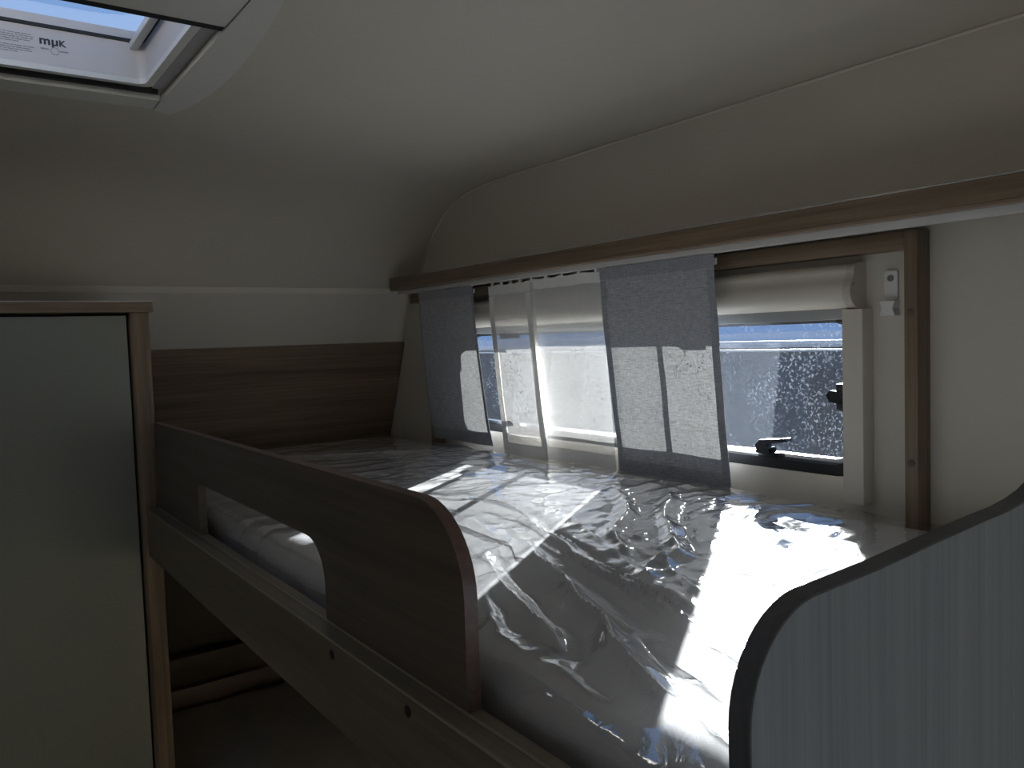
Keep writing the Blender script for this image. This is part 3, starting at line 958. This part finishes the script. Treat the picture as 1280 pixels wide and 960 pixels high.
# print on the well: maker's letters, the pentagon sign and the small notice
def text_me(body, size):
    cu = bpy.data.curves.new('t', 'FONT')
    cu.body = body
    cu.size = size
    cu.extrude = 0.0002
    cu.offset = size * 0.03
    o = bpy.data.objects.new('t', cu)
    C.objects.link(o)
    bpy.context.view_layer.update()
    me = bpy.data.meshes.new_from_object(o.evaluated_get(bpy.context.evaluated_depsgraph_get()))
    bpy.data.objects.remove(o)
    return me
YP = WYb - 0.0004
def place_text(body, size, width, x, z, mat, name):
    me = text_me(body, size)
    x0 = min(v.co.x for v in me.vertices); x1 = max(v.co.x for v in me.vertices)
    k = width / (x1 - x0)
    for v in me.vertices:
        v.co = Vector((x + (v.co.x - x0) * k, YP - v.co.z, z + v.co.y))
    me.materials.clear()
    return obj(name, me, mat, well)
place_text('m\u00b5', 0.0180, 0.0255, 0.1635, 0.4805, M['print'], 'maker_letters')
place_text('K', 0.0135, 0.0098, 0.1905, 0.4805, M['print'], 'maker_letters')
pz, px = 0.4715, 0.184
pent = [(px + 0.0068 * cos(radians(90 + 72 * k)), pz + 0.0068 * sin(radians(90 + 72 * k))) for k in range(5)]
pent = [(px + 0.0066 * cos(radians(a)), pz + 0.0066 * sin(radians(a))) for a in (62, 118, 178, 235, 305, 2)]
pin = [(px + (a - px) * 0.86, pz + (b - pz) * 0.86) for a, b in pent]
obj('pentagon_sign', plate_me(pent, [list(reversed(pin))], 'Y', YP - 0.0003, YP, None), M['printgrey'], well)
obj('arrow_sign', plate_me([(0.1635, 0.4735), (0.168, 0.4755), (0.168, 0.4745), (0.176, 0.4745), (0.176, 0.4728), (0.168, 0.4728), (0.168, 0.4715)], [], 'Y', YP - 0.0003, YP, None), M['printgrey'], well)
box('arrow_sign', 0.1915, 0.203, YP - 0.0003, YP, 0.4720, 0.4736, M['printgrey'], well)
rr = random.Random(2)
nb = bmesh.new()
for k in range(9):
    z = 0.4905 - 0.0032 * k - (0.003 if k > 4 else 0)
    x = 0.062
    end = 0.157 - (0.02 if k in (4, 8) else 0) - rr.random() * 0.003
    while x < end - 0.004:
        wd = 0.003 + rr.random() * 0.008
        x1 = min(x + wd, end)
        v = [nb.verts.new(p) for p in ((x, YP - 0.0003, z), (x1, YP - 0.0003, z), (x1, YP - 0.0003, z + 0.0013), (x, YP - 0.0003, z + 0.0013))]
        nb.faces.new(v)
        x = x1 + 0.0013
nm = bpy.data.meshes.new('m'); nb.to_mesh(nm); nb.free()
obj('notice_print', nm, M['printgrey'], well, kind='stuff')

# ------------------------------------------------------------------ outside: ground and the next caravan on the lot
box('ground', -14, 30, -20, 40, -2.15, -2.10, M['ground'], None, kind='structure', label='gravel ground outside the window')
nv = thing('caravan', (5.6, 3.5, -2.1), 'neighbouring grey caravan with white roof edge seen through the window', 'caravan')
sec = [(4.45, -1.75), (4.42, -1.2), (4.42, -0.12), (4.47, -0.02), (4.6, 0.05), (5.6, 0.085), (6.6, 0.05), (6.75, -0.02), (6.8, -0.12), (6.8, -1.2), (6.75, -1.75)]
body = obj('body', plate_me(sec[:3] + sec[8:], [], 'Y', -1.5, 9.0), M['van'], nv)
obj('roof', plate_me([(4.425, -0.119)] + sec[3:8] + [(6.795, -0.119)], [], 'Y', -1.5, 9.0), M['vanwhite'], nv)
box('awning_rail', 4.385, 4.42, -1.5, 9.0, -0.105, -0.075, M['vanwhite'], nv, 0.004)
box('awning_rail', 4.395, 4.42, -1.5, 9.0, -0.145, -0.130, M['vanwhite'], nv, 0.004)
for y0, y1 in ((1.45, 2.95), (4.8, 6.0)):
    wn = obj('window', plate_me(rrect(y0, y1, -0.95, -0.25, 0.08), [], 'X', 4.405, 4.4205), M['vandark'], nv)
for y in (2.6, 5.2):
    obj('wheel', disc_me((4.46, y, -1.80), (-1, 0, 0), 0.30, 0.03, 24), M['black'], nv)
